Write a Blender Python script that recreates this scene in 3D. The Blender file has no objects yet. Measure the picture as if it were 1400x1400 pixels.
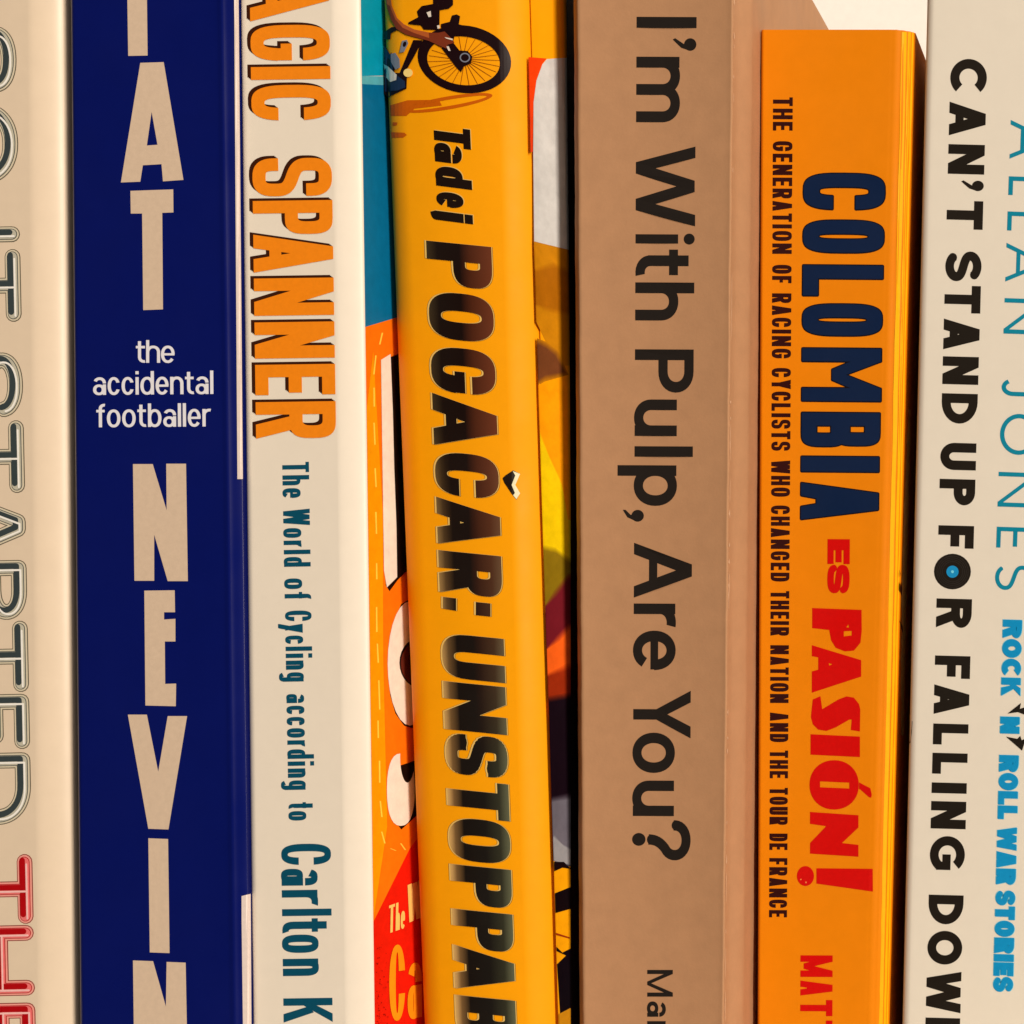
import bpy, math, random
from mathutils import Vector
from mathutils.geometry import delaunay_2d_cdt

# ------------------------------------------------------------------ camera, light, exposure
scene = bpy.context.scene
COL = scene.collection
F = 2200.0            # focal length in photo pixels (photo is 1400 px square)
PX, PY = 1500.0, 700.0   # where the optical axis meets the photo (the crop is off-centre)
D = F / 7000.0        # camera to the front plane of the books (1 px = 1/7000 m there)
ZC = 0.143            # camera height above the shelf

cam = bpy.data.cameras.new('camera')
camo = bpy.data.objects.new('camera', cam)
COL.objects.link(camo)
camo.location = (0, -D, ZC)
camo.rotation_euler = (math.pi / 2, 0, 0)
cam.sensor_width = 36.0
cam.lens = F / 1400.0 * 36.0
cam.shift_x = -(PX - 700.0) / 1400.0
cam.clip_start = 0.01
cam.clip_end = 20
scene.camera = camo

world = bpy.data.worlds.new('World')
scene.world = world
world.use_nodes = True
bgn = world.node_tree.nodes['Background']
bgn.inputs[0].default_value = (1.0, 0.84, 0.66, 1)
bgn.inputs[1].default_value = 0.05

def lamp(name, loc, target, energy, size, col, tall=None):
    l = bpy.data.lights.new(name, 'AREA')
    l.energy = energy; l.size = size; l.color = col
    if tall:
        l.shape = 'RECTANGLE'; l.size_y = tall
    o = bpy.data.objects.new(name, l); COL.objects.link(o)
    o.location = loc
    o.rotation_euler = (Vector(target) - Vector(loc)).to_track_quat('-Z', 'Y').to_euler()
    return o
LC = (1.0, 0.86, 0.70)
lamp('room_lamp', (1.90, -2.24, 0.75), (-0.11, 0, 0.14), 109.0, 0.36, LC, 1.9)
lamp('ceiling_lamp', (0.6, -1.2, 1.9), (-0.11, 0, 0.14), 15.0, 0.9, LC)

vs = scene.view_settings
vs.view_transform = 'Standard'
vs.look = 'None'
vs.exposure = 0.0
vs.gamma = 1.0
scene.cycles.max_bounces = 6

random.seed(4)

# ------------------------------------------------------------------ colour and materials
GAIN = (1.0, 0.84, 0.64)       # light reaching the spines, used to turn seen colours into base colours
KE = 1.04
def lin(v):
    v /= 255.0
    return v / 12.92 if v <= 0.04045 else ((v + 0.055) / 1.055) ** 2.4
def base(rgb):
    return tuple(min(0.88, max(0.002, lin(c) / (g * KE))) for c, g in zip(rgb, GAIN)) + (1,)

MATS = {}
def mat(name, rgb, rough=0.45, mottle=0.05, scale=900, bump=0.02, spec=0.2, coat=0.0, metal=0.0, bscale=2500):
    if name in MATS:
        return MATS[name]
    m = bpy.data.materials.new(name); m.use_nodes = True
    nt = m.node_tree; p = nt.nodes['Principled BSDF']
    p.inputs['Roughness'].default_value = rough
    p.inputs['Specular IOR Level'].default_value = spec
    p.inputs['Coat Weight'].default_value = coat
    p.inputs['Coat Roughness'].default_value = 0.22
    p.inputs['Metallic'].default_value = metal
    c = base(rgb)
    tc = nt.nodes.new('ShaderNodeTexCoord')
    n1 = nt.nodes.new('ShaderNodeTexNoise'); n1.inputs['Scale'].default_value = scale
    n1.inputs['Detail'].default_value = 6; n1.inputs['Roughness'].default_value = 0.65
    nt.links.new(tc.outputs['Object'], n1.inputs['Vector'])
    mr = nt.nodes.new('ShaderNodeMapRange')
    mr.inputs['From Min'].default_value = 0.25; mr.inputs['From Max'].default_value = 0.75
    mr.inputs['To Min'].default_value = 1 - mottle; mr.inputs['To Max'].default_value = 1 + mottle
    nt.links.new(n1.outputs['Fac'], mr.inputs['Value'])
    mx = nt.nodes.new('ShaderNodeVectorMath'); mx.operation = 'SCALE'
    mx.inputs[0].default_value = c[:3]
    nt.links.new(mr.outputs['Result'], mx.inputs['Scale'])
    nt.links.new(mx.outputs[0], p.inputs['Base Color'])
    n3 = nt.nodes.new('ShaderNodeTexNoise'); n3.inputs['Scale'].default_value = 55; n3.inputs['Detail'].default_value = 5
    nt.links.new(tc.outputs['Object'], n3.inputs['Vector'])
    m3 = nt.nodes.new('ShaderNodeMapRange'); m3.inputs['From Min'].default_value = .3; m3.inputs['From Max'].default_value = .7
    m3.inputs['To Min'].default_value = max(.1, rough - .1); m3.inputs['To Max'].default_value = min(1, rough + .1)
    nt.links.new(n3.outputs['Fac'], m3.inputs['Value']); nt.links.new(m3.outputs['Result'], p.inputs['Roughness'])
    if bump:
        n2 = nt.nodes.new('ShaderNodeTexNoise'); n2.inputs['Scale'].default_value = bscale
        n2.inputs['Detail'].default_value = 3
        nt.links.new(tc.outputs['Object'], n2.inputs['Vector'])
        b = nt.nodes.new('ShaderNodeBump'); b.inputs['Strength'].default_value = bump
        b.inputs['Distance'].default_value = 0.0004
        nt.links.new(n2.outputs['Fac'], b.inputs['Height'])
        nt.links.new(b.outputs[0], p.inputs['Normal'])
    MATS[name] = m
    return m
def ink(name, rgb, rough=0.5, **k):
    k.setdefault('mottle', 0.06); k.setdefault('spec', 0.12)
    return mat('ink_' + name, rgb, rough, **k)

# ------------------------------------------------------------------ things and meshes
def thing(name, label, cat, loc, group=None):
    o = bpy.data.objects.new(name, None); COL.objects.link(o)
    o.empty_display_size = 0.02
    o.location = loc
    o['label'] = label; o['category'] = cat
    if group: o['group'] = group
    return o
def mesh_obj(name, verts, faces, mats, parent=None, midx=None, smooth=False):
    off = parent.location if parent else Vector((0, 0, 0))
    if parent and parent.parent: off = off + parent.parent.location
    me = bpy.data.meshes.new(name)
    me.from_pydata([(v[0] - off[0], v[1] - off[1], v[2] - off[2]) for v in verts], [], faces)
    for m in mats: me.materials.append(m)
    if midx:
        me.polygons.foreach_set('material_index', midx)
    if smooth:
        me.polygons.foreach_set('use_smooth', [True] * len(faces))
    me.update()
    o = bpy.data.objects.new(name, me); COL.objects.link(o)
    if parent: o.parent = parent
    return o
def box(name, x0, x1, y0, y1, z0, z1, m, parent=None):
    v = [(x0, y0, z0), (x1, y0, z0), (x1, y1, z0), (x0, y1, z0), (x0, y0, z1), (x1, y0, z1), (x1, y1, z1), (x0, y1, z1)]
    f = [(0, 3, 2, 1), (4, 5, 6, 7), (0, 1, 5, 4), (1, 2, 6, 5), (2, 3, 7, 6), (3, 0, 4, 7)]
    return mesh_obj(name, v, f, [m], parent)

def unproj(px, py, y):
    t = D + y
    return ((px - PX) / F * t, ZC - (py - PY) / F * t)

GROUP = 'books standing side by side on the shelf'

class Book:
    """A standing book: spine edges given as photo x at two photo heights, spine plane at depth y0."""
    def __init__(s, label, left, right, y0, top, depth, m, rl=(.0008, .0008), rr=(.0008, .0008), bulge=0.0,
                 ridges=(), thick=.0005, wob=0.0, name='book', pages=True, pl=1.7, pr=1.7, seed=1, flare=(0, 0, .008)):
        s.y0 = y0; s.rl, s.rr, s.bulge, s.ridges, s.pl, s.pr = rl, rr, bulge, ridges, pl, pr; s.flare = flare; s.depth = depth
        def edge(e, yy):
            (xa, ya), (xb, yb) = e
            A = unproj(xa, ya, yy); B = unproj(xb, yb, yy)
            k = (B[0] - A[0]) / (B[1] - A[1])
            return A[0] - k * A[1], k
        s.L = edge(left, y0 + rl[1]); s.R = edge(right, y0 + rr[1])
        s.top = top
        s.root = thing(name, label, 'book', ((s.L[0] + s.R[0]) / 2, y0, 0), GROUP)
        rnd = random.Random(seed)
        ph = [rnd.uniform(0, 6.28) for _ in range(12)]
        def wb(z, k):
            return wob * (math.sin(z * 260 + ph[k]) * .5 + math.sin(z * 713 + ph[k + 1]) * .3 + math.sin(z * 1717 + ph[k + 2]) * .25
                          + math.sin(z * 3391 + ph[k + 3]) * .2)
        # cross-section stations
        st = [(-1, q) for q in (1.0, .6, .35, .2, .1, .05)]
        ang = [i / 14 for i in range(15)]
        us = []
        NR = 150
        rows = [top * i / NR for i in range(NR + 1)]
        verts = []; nper = None
        for z in rows:
            xl, xr = s.xl(z) + wb(z, 0), s.xr(z) + wb(z, 5)
            xs = []
            for a in ang: xs.append(xl + rl[0] * (1 - math.cos(a * math.pi / 2)))
            x0, x1 = xl + rl[0], xr - rr[0]
            n = 60
            for i in range(1, n): xs.append(x0 + (x1 - x0) * i / n)
            for a in reversed(ang): xs.append(xr - rr[0] * (1 - math.cos(a * math.pi / 2)))
            yb = y0 + depth
            out = []
            for q in (1, .7, .4, .2, .08): out.append((xl, y0 + rl[1] + (yb - y0 - rl[1]) * q))
            for x in xs: out.append((x, y0 + s.dep(x, z, xl, xr)))
            for q in [k / 8 for k in range(1, 12)]:
                y = y0 + rr[1] + flare[2] * q; out.append((xr + s.fl(y, z), y))
            for q in (.3, .6, 1): y = y0 + rr[1] + flare[2] * 1.4 + (depth - rr[1] - flare[2] * 1.4) * q; out.append((xr + s.fl(y, z), y))
            nper = len(out)
            inn = []
            for i, (x, y) in enumerate(out):
                a = out[max(0, i - 1)]; b = out[min(nper - 1, i + 1)]
                tx, ty = b[0] - a[0], b[1] - a[1]; l = math.hypot(tx, ty) or 1
                inn.append((x - ty / l * thick, y + tx / l * thick))
            zz = z
            verts += [(x, y, zz) for x, y in out] + [(x, y, zz) for x, y in inn]
        W = nper * 2
        faces = []
        for r in range(NR):
            for i in range(nper - 1):
                a = r * W + i; b = a + W
                faces.append((a, a + 1, b + 1, b))
                a2 = a + nper; b2 = b + nper
                faces.append((a2 + 1, a2, b2, b2 + 1))
            for i in (0, nper - 1):
                a = r * W + i
                q = (a, a + W, a + W + nper, a + nper)
                faces.append(q if i == 0 else q[::-1])
        for r, fl in ((0, True), (NR, False)):
            for i in range(nper - 1):
                a = r * W + i
                q = (a, a + 1, a + 1 + nper, a + nper)
                faces.append(q[::-1] if fl else q)
        s.cover = mesh_obj('cover', verts, faces, [m], s.root, smooth=True)
        mod = s.cover.modifiers.new('sharp', 'EDGE_SPLIT'); mod.split_angle = math.radians(50)
        if pages:
            zt = top - .0012
            i = thick + .0003
            ym = y0 + max(rl[1], rr[1]) + thick + .0012
            v = []
            for z in (0.0008, zt):
                v += [(s.xl(z) + i, ym, z), (s.xr(z) - i, ym, z), (s.xr(z) - i, y0 + depth - .002, z), (s.xl(z) + i, y0 + depth - .002, z)]
            mesh_obj('page_block', v, [(0, 3, 2, 1), (4, 5, 6, 7), (0, 1, 5, 4), (1, 2, 6, 5), (2, 3, 7, 6), (3, 0, 4, 7)],
                     [mat('page_paper', (225, 200, 160), .8, scale=2000)], s.root)
    def xl(s, z): return s.L[0] + s.L[1] * z
    def xr(s, z): return s.R[0] + s.R[1] * z
    def dep(s, x, z, xl=None, xr=None):
        if xl is None: xl, xr = s.xl(z), s.xr(z)
        dl, dr = x - xl, xr - x
        d = 0.0
        for q, (rx, ry), p in ((dl, s.rl, s.pl), (dr, s.rr, s.pr)):
            if q < rx:
                k = min(1.0, max(0.0, 1 - q / rx))
                d += ry * (1 - max(0.0, 1 - k ** p) ** (1 / p))
        u = min(1, max(0, dl / (xr - xl)))
        d += s.bulge * (2 * u - 1) ** 2
        for off, w, h in s.ridges:
            e = (dr - off) / w
            if abs(e) < 4: d -= h * math.exp(-e * e)
        return d
    def front(s, px, py, lift):
        y = s.y0
        for _ in range(7):
            x, z = unproj(px, py, y)
            y = s.y0 + s.dep(x, z)
        return (x, y - lift, z)
    def fl(s, y, z):
        """how far the right board swings outwards past the joint at depth y"""
        a, b, dy = s.flare
        q = min(1.0, max(0.0, (y - s.y0 - s.rr[1]) / dy))
        k = min(1.0, max(0.0, 1 - z / .24))
        return (a + (b - a) * k) * (q - .12 * math.sin(2 * math.pi * q) / math.pi)
    def side(s, px, py, lift):
        lo, hi = s.y0 + s.rr[1] * .5, s.y0 + s.depth
        for _ in range(40):
            y = (lo + hi) / 2
            x, z = unproj(px, py, y)
            if x > s.xr(z) + s.fl(y, z): lo = y
            else: hi = y
        return (x + lift * .92, y - lift * .38, z)

# ------------------------------------------------------------------ printed shapes
def area2(p): return sum(p[i][0] * p[(i + 1) % len(p)][1] - p[(i + 1) % len(p)][0] * p[i][1] for i in range(len(p)))
def triangulate(polys, holes=(), grid=None, gridy=None):
    vs_, fs = [], []
    allp = [(p, 0) for p in polys] + [(p, 1) for p in holes]
    flag = []
    for p, h in allp:
        q = []
        for a in p:
            if not q or (a[0] - q[-1][0]) ** 2 + (a[1] - q[-1][1]) ** 2 > 1e-6: q.append(a)
        if len(q) > 2 and (q[0][0] - q[-1][0]) ** 2 + (q[0][1] - q[-1][1]) ** 2 < 1e-6: q.pop()
        if len(q) < 3: continue
        A = area2(q)
        if abs(A) < 1e-4: continue
        if A < 0: q = q[::-1]
        fs.append(list(range(len(vs_), len(vs_) + len(q)))); vs_ += [Vector(a) for a in q]; flag.append(h)
    if not fs: return [], []
    es = []
    if grid:
        x0 = min(v.x for v in vs_); x1 = max(v.x for v in vs_); y0 = min(v.y for v in vs_) - 1; y1 = max(v.y for v in vs_) + 1
        k = math.floor(x0 / grid) + 1
        while k * grid < x1:
            es.append((len(vs_), len(vs_) + 1)); vs_ += [Vector((k * grid + .013, y0)), Vector((k * grid + .017, y1))]; k += 1
    if gridy:
        x0 = min(v.x for v in vs_) - 1; x1 = max(v.x for v in vs_) + 1; y0 = min(v.y for v in vs_); y1 = max(v.y for v in vs_)
        k = math.floor(y0 / gridy) + 1
        while k * gridy < y1:
            es.append((len(vs_), len(vs_) + 1)); vs_ += [Vector((x0, k * gridy + .013)), Vector((x1, k * gridy + .017))]; k += 1
    ov, oe, of, _, _, ofa = delaunay_2d_cdt(vs_, es, fs, 0, 1e-5, True)
    tris = [f for f, o in zip(of, ofa) if o and not any(flag[i] for i in o)]
    return ov, tris

def pr_obj(name, book, layers, surf='front', grid=None, parent=None, label=None, uv=None):
    """layers: list of (glyphs, material, level); glyphs: list of (polys, holes)"""
    V, Fc, MI, ms, UV = [], [], [], [], []
    fn = book.front if surf == 'front' else book.side
    gridy = None
    if surf == 'side': grid, gridy = 2, 40
    for glyphs, m, lev in layers:
        if m not in ms: ms.append(m)
        mi = ms.index(m)
        for g in glyphs:
            polys, holes = g if isinstance(g, tuple) else (g, ())
            ov, tr = triangulate(polys, holes, grid, gridy)
            o = len(V)
            V += [fn(v[0], v[1], .00005 * lev) for v in ov]
            if uv: UV += [uv(v[0], v[1]) for v in ov]
            for t in tr:
                Fc.append(tuple(o + i for i in reversed(t))); MI.append(mi)
    ob = mesh_obj(name, V, Fc, ms, parent or book.root, MI)
    if uv:
        lay_ = ob.data.uv_layers.new(name='UVMap')
        for lp in ob.data.loops: lay_.data[lp.index].uv = UV[lp.vertex_index]
    # drop loose vertices of the triangulation
    import bmesh
    bm = bmesh.new(); bm.from_mesh(ob.data)
    bmesh.ops.delete(bm, geom=[v for v in bm.verts if not v.link_faces], context='VERTS')
    nrm = Vector((0, -1, 0)) if surf == 'front' else Vector((1, 0, 0))
    bm.normal_update()
    for f in bm.faces:
        if f.normal.dot(nrm) < 0: f.normal_flip()
    bm.to_mesh(ob.data); bm.free()
    if label: ob['label'] = label
    return ob

# ------------------------------------------------------------------ letter shapes (own parametric alphabet)
def R_(x0, y0, x1, y1): return [(x0, y0), (x1, y0), (x1, y1), (x0, y1)]
def sup(cx, cy, ax, ay, n, t):
    c, s_ = math.cos(t), math.sin(t)
    return (cx + ax * math.copysign(abs(c) ** (2 / n), c), cy + ay * math.copysign(abs(s_) ** (2 / n), s_))
def strip(o, i): return [[o[k], o[k + 1], i[k + 1], i[k]] for k in range(len(o) - 1)]
def ring(x0, y0, x1, y1, s, b, n=2.3, a0=0, a1=360, i0=None, i1=None, N=30, ni=None):
    cx, cy, ax, ay = (x0 + x1) / 2, (y0 + y1) / 2, (x1 - x0) / 2, (y1 - y0) / 2
    ix, iy = max(ax - s, ax * .04), max(ay - b, ay * .04)
    i0 = a0 if i0 is None else i0; i1 = a1 if i1 is None else i1
    n_ = max(8, int(N * abs(a1 - a0) / 360))
    o, i = [], []
    for k in range(n_ + 1):
        t = math.radians(a0 + (a1 - a0) * k / n_); u = math.radians(i0 + (i1 - i0) * k / n_)
        o.append(sup(cx, cy, ax, ay, n, t)); i.append(sup(cx, cy, ix, iy, ni or n, u))
    return strip(o, i)
def angy(ay, y, n):
    return math.degrees(math.asin(min(1, max(0, abs(y) / ay) ** (n / 2))))
def ell(x0, y0, x1, y1, n=2, N=28):
    return [sup((x0 + x1) / 2, (y0 + y1) / 2, (x1 - x0) / 2, (y1 - y0) / 2, n, 2 * math.pi * k / N) for k in range(N)]
def pen(path, s, b, closed=False, cap=False):
    """Sweep an elliptical pen (s wide, b high) along a path; flat ends unless cap."""
    out = []
    m = len(path)
    for k in range(m if closed else m - 1):
        A, B = path[k], path[(k + 1) % m]
        dx, dy = B[0] - A[0], B[1] - A[1]; l = math.hypot(dx, dy)
        if l < 1e-6: continue
        nx, ny = -dy / l, dx / l
        h = .5 * math.hypot(nx * s, ny * b)
        out.append([(A[0] + nx * h, A[1] + ny * h), (A[0] - nx * h, A[1] - ny * h), (B[0] - nx * h, B[1] - ny * h), (B[0] + nx * h, B[1] + ny * h)])
    for k in range(m):
        if closed or cap or 0 < k < m - 1:
            out.append([(path[k][0] + s / 2 * math.cos(t), path[k][1] + b / 2 * math.sin(t)) for t in [2 * math.pi * (j + .37) / 14 for j in range(14)]])
    return out
def bez(a, b, c, d, N=9):
    return [tuple((1 - t) ** 3 * a[i] + 3 * (1 - t) ** 2 * t * b[i] + 3 * (1 - t) * t * t * c[i] + t ** 3 * d[i] for i in (0, 1)) for t in [k / N for k in range(N + 1)]]
def arc(cx, cy, ax, ay, n, a0, a1, N=14):
    return [sup(cx, cy, ax, ay, n, math.radians(a0 + (a1 - a0) * k / N)) for k in range(N + 1)]
def bowl(x0, y0, x1, y1, s, b, n, k):
    """bars from x0 to the curve then a half ring to the right"""
    xc = x1 - k * (x1 - x0); ax, ay = x1 - xc, (y1 - y0) / 2; cy = (y0 + y1) / 2
    o = [(x0, y0)] + arc(xc, cy, ax, ay, n, -90, 90, 16) + [(x0, y1)]
    ix, iy = max(ax - s, ax * .05), max(ay - b, ay * .04)
    i = [(x0, cy - iy)] + arc(xc, cy, ix, iy, n, -90, 90, 16) + [(x0, cy + iy)]
    return strip(o, i)
def s_shape(W, H, s, b, n, term=(0, 0)):
    ax, ay = (W - s) / 2, (H - b) / 4
    cx = W / 2; cu, cl = H - b / 2 - ay, b / 2 + ay
    t0, t1 = term
    up = arc(cx, cu, ax, ay, n, t0, 185, 16)
    lo = arc(cx, cl, ax, ay, n, 5, -180 + t1, 16)
    m = bez(up[-1], (up[-1][0], up[-1][1] - ay * 1.05), (lo[0][0], lo[0][1] + ay * 1.05), lo[0], 12)
    return pen(up + m[1:-1] + lo, s, b)

def glyph(c, W, H, f):
    """polygons for character c, outer width W, cap height H; f = style: s,b (of H), n, xh, kind"""
    s, b, n = f['s'] * H, f['b'] * H, f.get('n', 2.3)
    k = f.get('k', .62); x = f.get('xh', .7) * H; geo = f.get('geo', False)
    m = f.get('mid', .5)
    P = []
    if c == 'A':
        aw = f.get('apex', 1.1) * s; q = s * f.get('aleg', 1.08)
        P = [[(0, 0), (q, 0), (W / 2 + aw / 2, H), (W / 2 - aw / 2, H)], [(W - q, 0), (W, 0), (W / 2 + aw / 2, H), (W / 2 - aw / 2, H)]]
        y0 = f.get('abar', .2) * H; y1 = y0 + b * f.get('abw', .9)
        g = lambda y: (W / 2 - aw / 2) * y / H + s * .3
        P.append([(g(y0), y0), (W - g(y0), y0), (W - g(y1), y1), (g(y1), y1)])
    elif c == 'B':
        P = [R_(0, 0, s, H)] + bowl(s * .5, 0, W, H * .53 + b * .2, s, b, n, k) + bowl(s * .5, H * .53 - b * .55, W * .97, H, s, b, n, k)
    elif c in 'CG':
        ay = H / 2
        if geo:
            a = 42
            P = ring(0, 0, W * 1.06, H, s, b, n, a, 360 - a if c == 'C' else 324, N=44)
            if c == 'G': P += [R_(W * .52, H * .36, W * .965, H * .36 + b * .95), R_(W - s * 1.02, H * .185, W * .965, H * .36 + b * .95)]
        else:
            yc = f.get('cut', .15) * H
            a, i = angy(ay, yc, n), angy(ay - b, yc, n)
            P = ring(0, 0, W, H, s, b, n, a, 360 - a, i, 360 - i, N=40)
            if c == 'G':
                P += [R_(W - s, H * .5 - yc - H * .02, W * .985, H * .52), R_(W * .52, H * .52 - b * .85, W * .985, H * .52)]
    elif c == 'D':
        P = [R_(0, 0, s, H)] + bowl(s * .5, 0, W, H, s, b, n, f.get('dk', min(.95, k * 1.25)))
    elif c == 'E':
        P = [R_(0, 0, s, H), R_(s * .5, 0, W, b), R_(s * .5, H - b, W, H), R_(s * .5, H * m - b / 2, W * .93, H * m + b / 2)]
    elif c == 'F':
        P = [R_(0, 0, s, H), R_(s * .5, H - b, W, H), R_(s * .5, H * .47 - b / 2, W * .92, H * .47 + b / 2)]
    elif c == 'H': P = [R_(0, 0, s, H), R_(W - s, 0, W, H), R_(s * .5, H * m - b / 2, W - s * .5, H * m + b / 2)]
    elif c == 'I': P = [R_(0, 0, W, H)]
    elif c == 'J':
        r = ring(0, 0, W, W * 1.3, s, b, n, -150, 0)
        P = [R_(W - s, W * .65, W, H)] + r
    elif c == 'K':
        P = [R_(0, 0, s, H), [(s * .8, H * .36), (s * .8, H * .62), (W - s * 1.15, H), (W, H)],
             [(s * 1.1, H * .52), (W * .5 + s * .3, H * .62), (W, 0), (W - s * 1.15, 0)]]
    elif c == 'L': P = [R_(0, 0, s, H), R_(s * .5, 0, W, b)]
    elif c == 'M':
        v = f.get('mv', .0) * H; q = s * .98
        P = [R_(0, 0, s, H), R_(W - s, 0, W, H), [(0, H), (q, H), (W / 2 + q * .42, v), (W / 2 - q * .42, v)], [(W - q, H), (W, H), (W / 2 + q * .42, v), (W / 2 - q * .42, v)]]
    elif c == 'N':
        q = s * f.get('nd', 1.1)
        P = [R_(0, 0, s, H), R_(W - s, 0, W, H), [(0, H), (q, H), (W, 0), (W - q, 0)]]
    elif c == 'O': P = ring(0, 0, W, H, s, b, n, N=44, ni=f.get('oi'))
    elif c in 'PR':
        y0 = H * (.40 if c == 'P' else .42)
        P = [R_(0, 0, s, H)] + bowl(s * .5, y0, W, H, s, b, n, k)
        if c == 'R': P += [[(W * .42 - s * .2, y0 + b * .6), (W * .42 + s * .9, y0 + b * .6), (W, 0), (W - s * 1.12, 0)]]
    elif c == 'S':
        P = s_shape(W, H, s * f.get('ss', .95), b * f.get('sb', .95), n, f.get('term', (-12, -10)))
    elif c == 'T': P = [R_(W / 2 - s / 2, 0, W / 2 + s / 2, H - b * .5), R_(0, H - b, W, H)]
    elif c == 'U':
        r = ring(0, 0, W, min(H, W * f.get('ur', 1.1)), s, b, n, 180, 360)
        yc = min(H, W * f.get('ur', 1.1)) / 2
        P = r + [R_(0, yc, s, H), R_(W - s, yc, W, H)]
    elif c == 'V':
        q = s * 1.08
        P = [[(0, H), (q, H), (W / 2 + q * .5, 0), (W / 2 - q * .5, 0)], [(W - q, H), (W, H), (W / 2 + q * .5, 0), (W / 2 - q * .5, 0)]]
    elif c == 'W':
        q = s * f.get('wq', 1.0); a, e = W * .27, W * .73
        P = [[(0, H), (q, H), (a + q / 2, 0), (a - q / 2, 0)], [(W / 2 - q / 2, H * .99), (W / 2 + q / 2, H * .99), (a + q / 2, 0), (a - q / 2, 0)],
             [(W / 2 - q / 2, H * .99), (W / 2 + q / 2, H * .99), (e + q / 2, 0), (e - q / 2, 0)], [(W - q, H), (W, H), (e + q / 2, 0), (e - q / 2, 0)]]
    elif c == 'Y':
        q = s * 1.12; y = H * .42
        P = [R_(W / 2 - s / 2, 0, W / 2 + s / 2, y + b * .2), [(0, H), (q, H), (W / 2 + s / 2, y), (W / 2 - s / 2, y * .96)], [(W - q, H), (W, H), (W / 2 + s / 2, y * .96), (W / 2 - s / 2, y)]]
    # lower case
    elif c == 'a':
        P = [R_(W - s, 0, W, x * .6)]
        P += ring(W * .02, x * .3, W, x * 1.01, s, b, n, 0, 155)
        P += ring(0, -x * .015, W - s * .35, x * .6, s, b * .92, n, N=32)
    elif c in 'bd':
        P = [R_(0, 0, s, H)] if c == 'b' else [R_(W - s, 0, W, H)]
        P += ring(0, -.015 * x, W, x * 1.015, s, b, n, N=36)
    elif c in 'pq':
        P = [R_(0, -H * f.get('desc', .28), s, x)] + ring(0, -.015 * x, W, x * 1.015, s, b, n, N=36)
    elif c == 'c':
        ay = x / 2; yc = .15 * x; a, i = angy(ay, yc, n), angy(ay - b, yc, n)
        P = ring(0, -.015 * x, W, x * 1.015, s, b, n, a + 6, 354 - a, i + 6, 354 - i, N=36)
    elif c == 'e':
        P = ring(0, -.015 * x, W, x * 1.015, s, b, n, 0, 325, N=36) + [R_(s * .5, x * .5 - b * .42, W - s * .06, x * .5 + b * .42)]
    elif c == 'f':
        xs = W * .28
        P = [R_(xs, 0, xs + s, H * .8), R_(0, x - b * .95, W * .95, x)] + ring(xs, H * .58, xs + (W - xs) * 1.75, H * 1.0, s, b, n, 82, 180)
    elif c == 'g':
        d = H * f.get('desc', .28)
        P = ring(0, x * .04, W, x * 1.015, s, b, n, N=36) + [R_(W - s, -d * .45, W, x)] + ring(0, -d, W, x * .35, s, b, n, 205, 360)
    elif c in 'hnm':
        P = [R_(0, 0, s, H if c == 'h' else x)]
        if c == 'm':
            w = (W + s) / 2
            for o in (0, W - w):
                P += ring(o, x * .2, o + w, x * 1.015, s, b, n, 0, 172, N=44) + [R_(o + w - s, 0, o + w, x * .63)]
        else: P += ring(0, x * .2, W, x * 1.015, s, b, n, 0, 172, N=44) + [R_(W - s, 0, W, x * .63)]
    elif c in 'ij':
        w = W if c == 'i' else s
        x0 = 0 if c == 'i' else W - s
        dr = f.get('dot', 0)
        P = [ell(x0 + w / 2 - dr * w, H - 2 * dr * w, x0 + w / 2 + dr * w, H)] if dr else [R_(x0, H - b * 1.15, x0 + w, H)]
        ex = .08 * w if dr else 0
        if c == 'i': P += [R_(ex, 0, w - ex, x)]
        else:
            d = H * f.get('desc', .28)
            P += [R_(x0, -d * .3, x0 + s, x)] + ring(x0 - W * .75, -d, x0 + s, d * .6, s, b, n, 280, 360)
    elif c == 'l': P = [R_(0, 0, W, H)]
    elif c == 'o': P = ring(0, -.015 * x, W, x * 1.015, s, b, n, N=40)
    elif c == 'r':
        P = [R_(0, 0, s, x)] + ring(0, x * .25, W * 1.55, x * 1.015, s, b, n, 78, 172, N=44)
    elif c == 't':
        xs = W * .22
        P = [R_(xs, x * .3, xs + s, H * f.get('th', .9)), R_(0, x - b * .95, W * .97, x)] + ring(xs, 0, xs + (W - xs) * 1.7, x * .7, s, b, n, 180, 280)
    elif c == 'u':
        P = [R_(W - s, 0, W, x), R_(0, x * .388, s, x)] + ring(0, -x * .015, W, x * .8, s, b, n, 179, 360, N=44)
    elif c == 'y':
        q = s * 1.05; d = H * f.get('desc', .28)
        P = [[(0, x), (q, x), (W / 2 + q * .45, 0), (W / 2 - q * .45, 0)], [(W - q, x), (W, x), (W * .5, -d * .75), (W * .5 - q, -d * .75)],
             R_(W * .12, -d, W * .5 - q * .2, -d + b * .9), [(W * .5 - q, -d * .76), (W * .5, -d * .76), (W * .5 - q * .15, -d), (W * .5 - q, -d)]]
    elif c == ',':
        P = [ell(0, -b * .3, W * .95, b * 1.05), [(W * .35, b * .4), (W * .95, b * .3), (W * .6, -b * .75), (0, -b * 1.25), (0, -b * .95), (W * .4, -b * .4)]]
    elif c == "'":
        P = [ell(0, H - b * 1.3, W * .95, H), [(W * .35, H - b * .8), (W * .95, H - b * .7), (W * .72, H - b * 1.6), (W * .1, H - b * 2.5), (0, H - b * 2.25), (W * .45, H - b * 1.3)]]
    elif c == '?':
        r = arc(W * .48, H * .74, W * .40, H * .2, 2.1, 185, -58, 22)
        e = r[-1]
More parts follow.
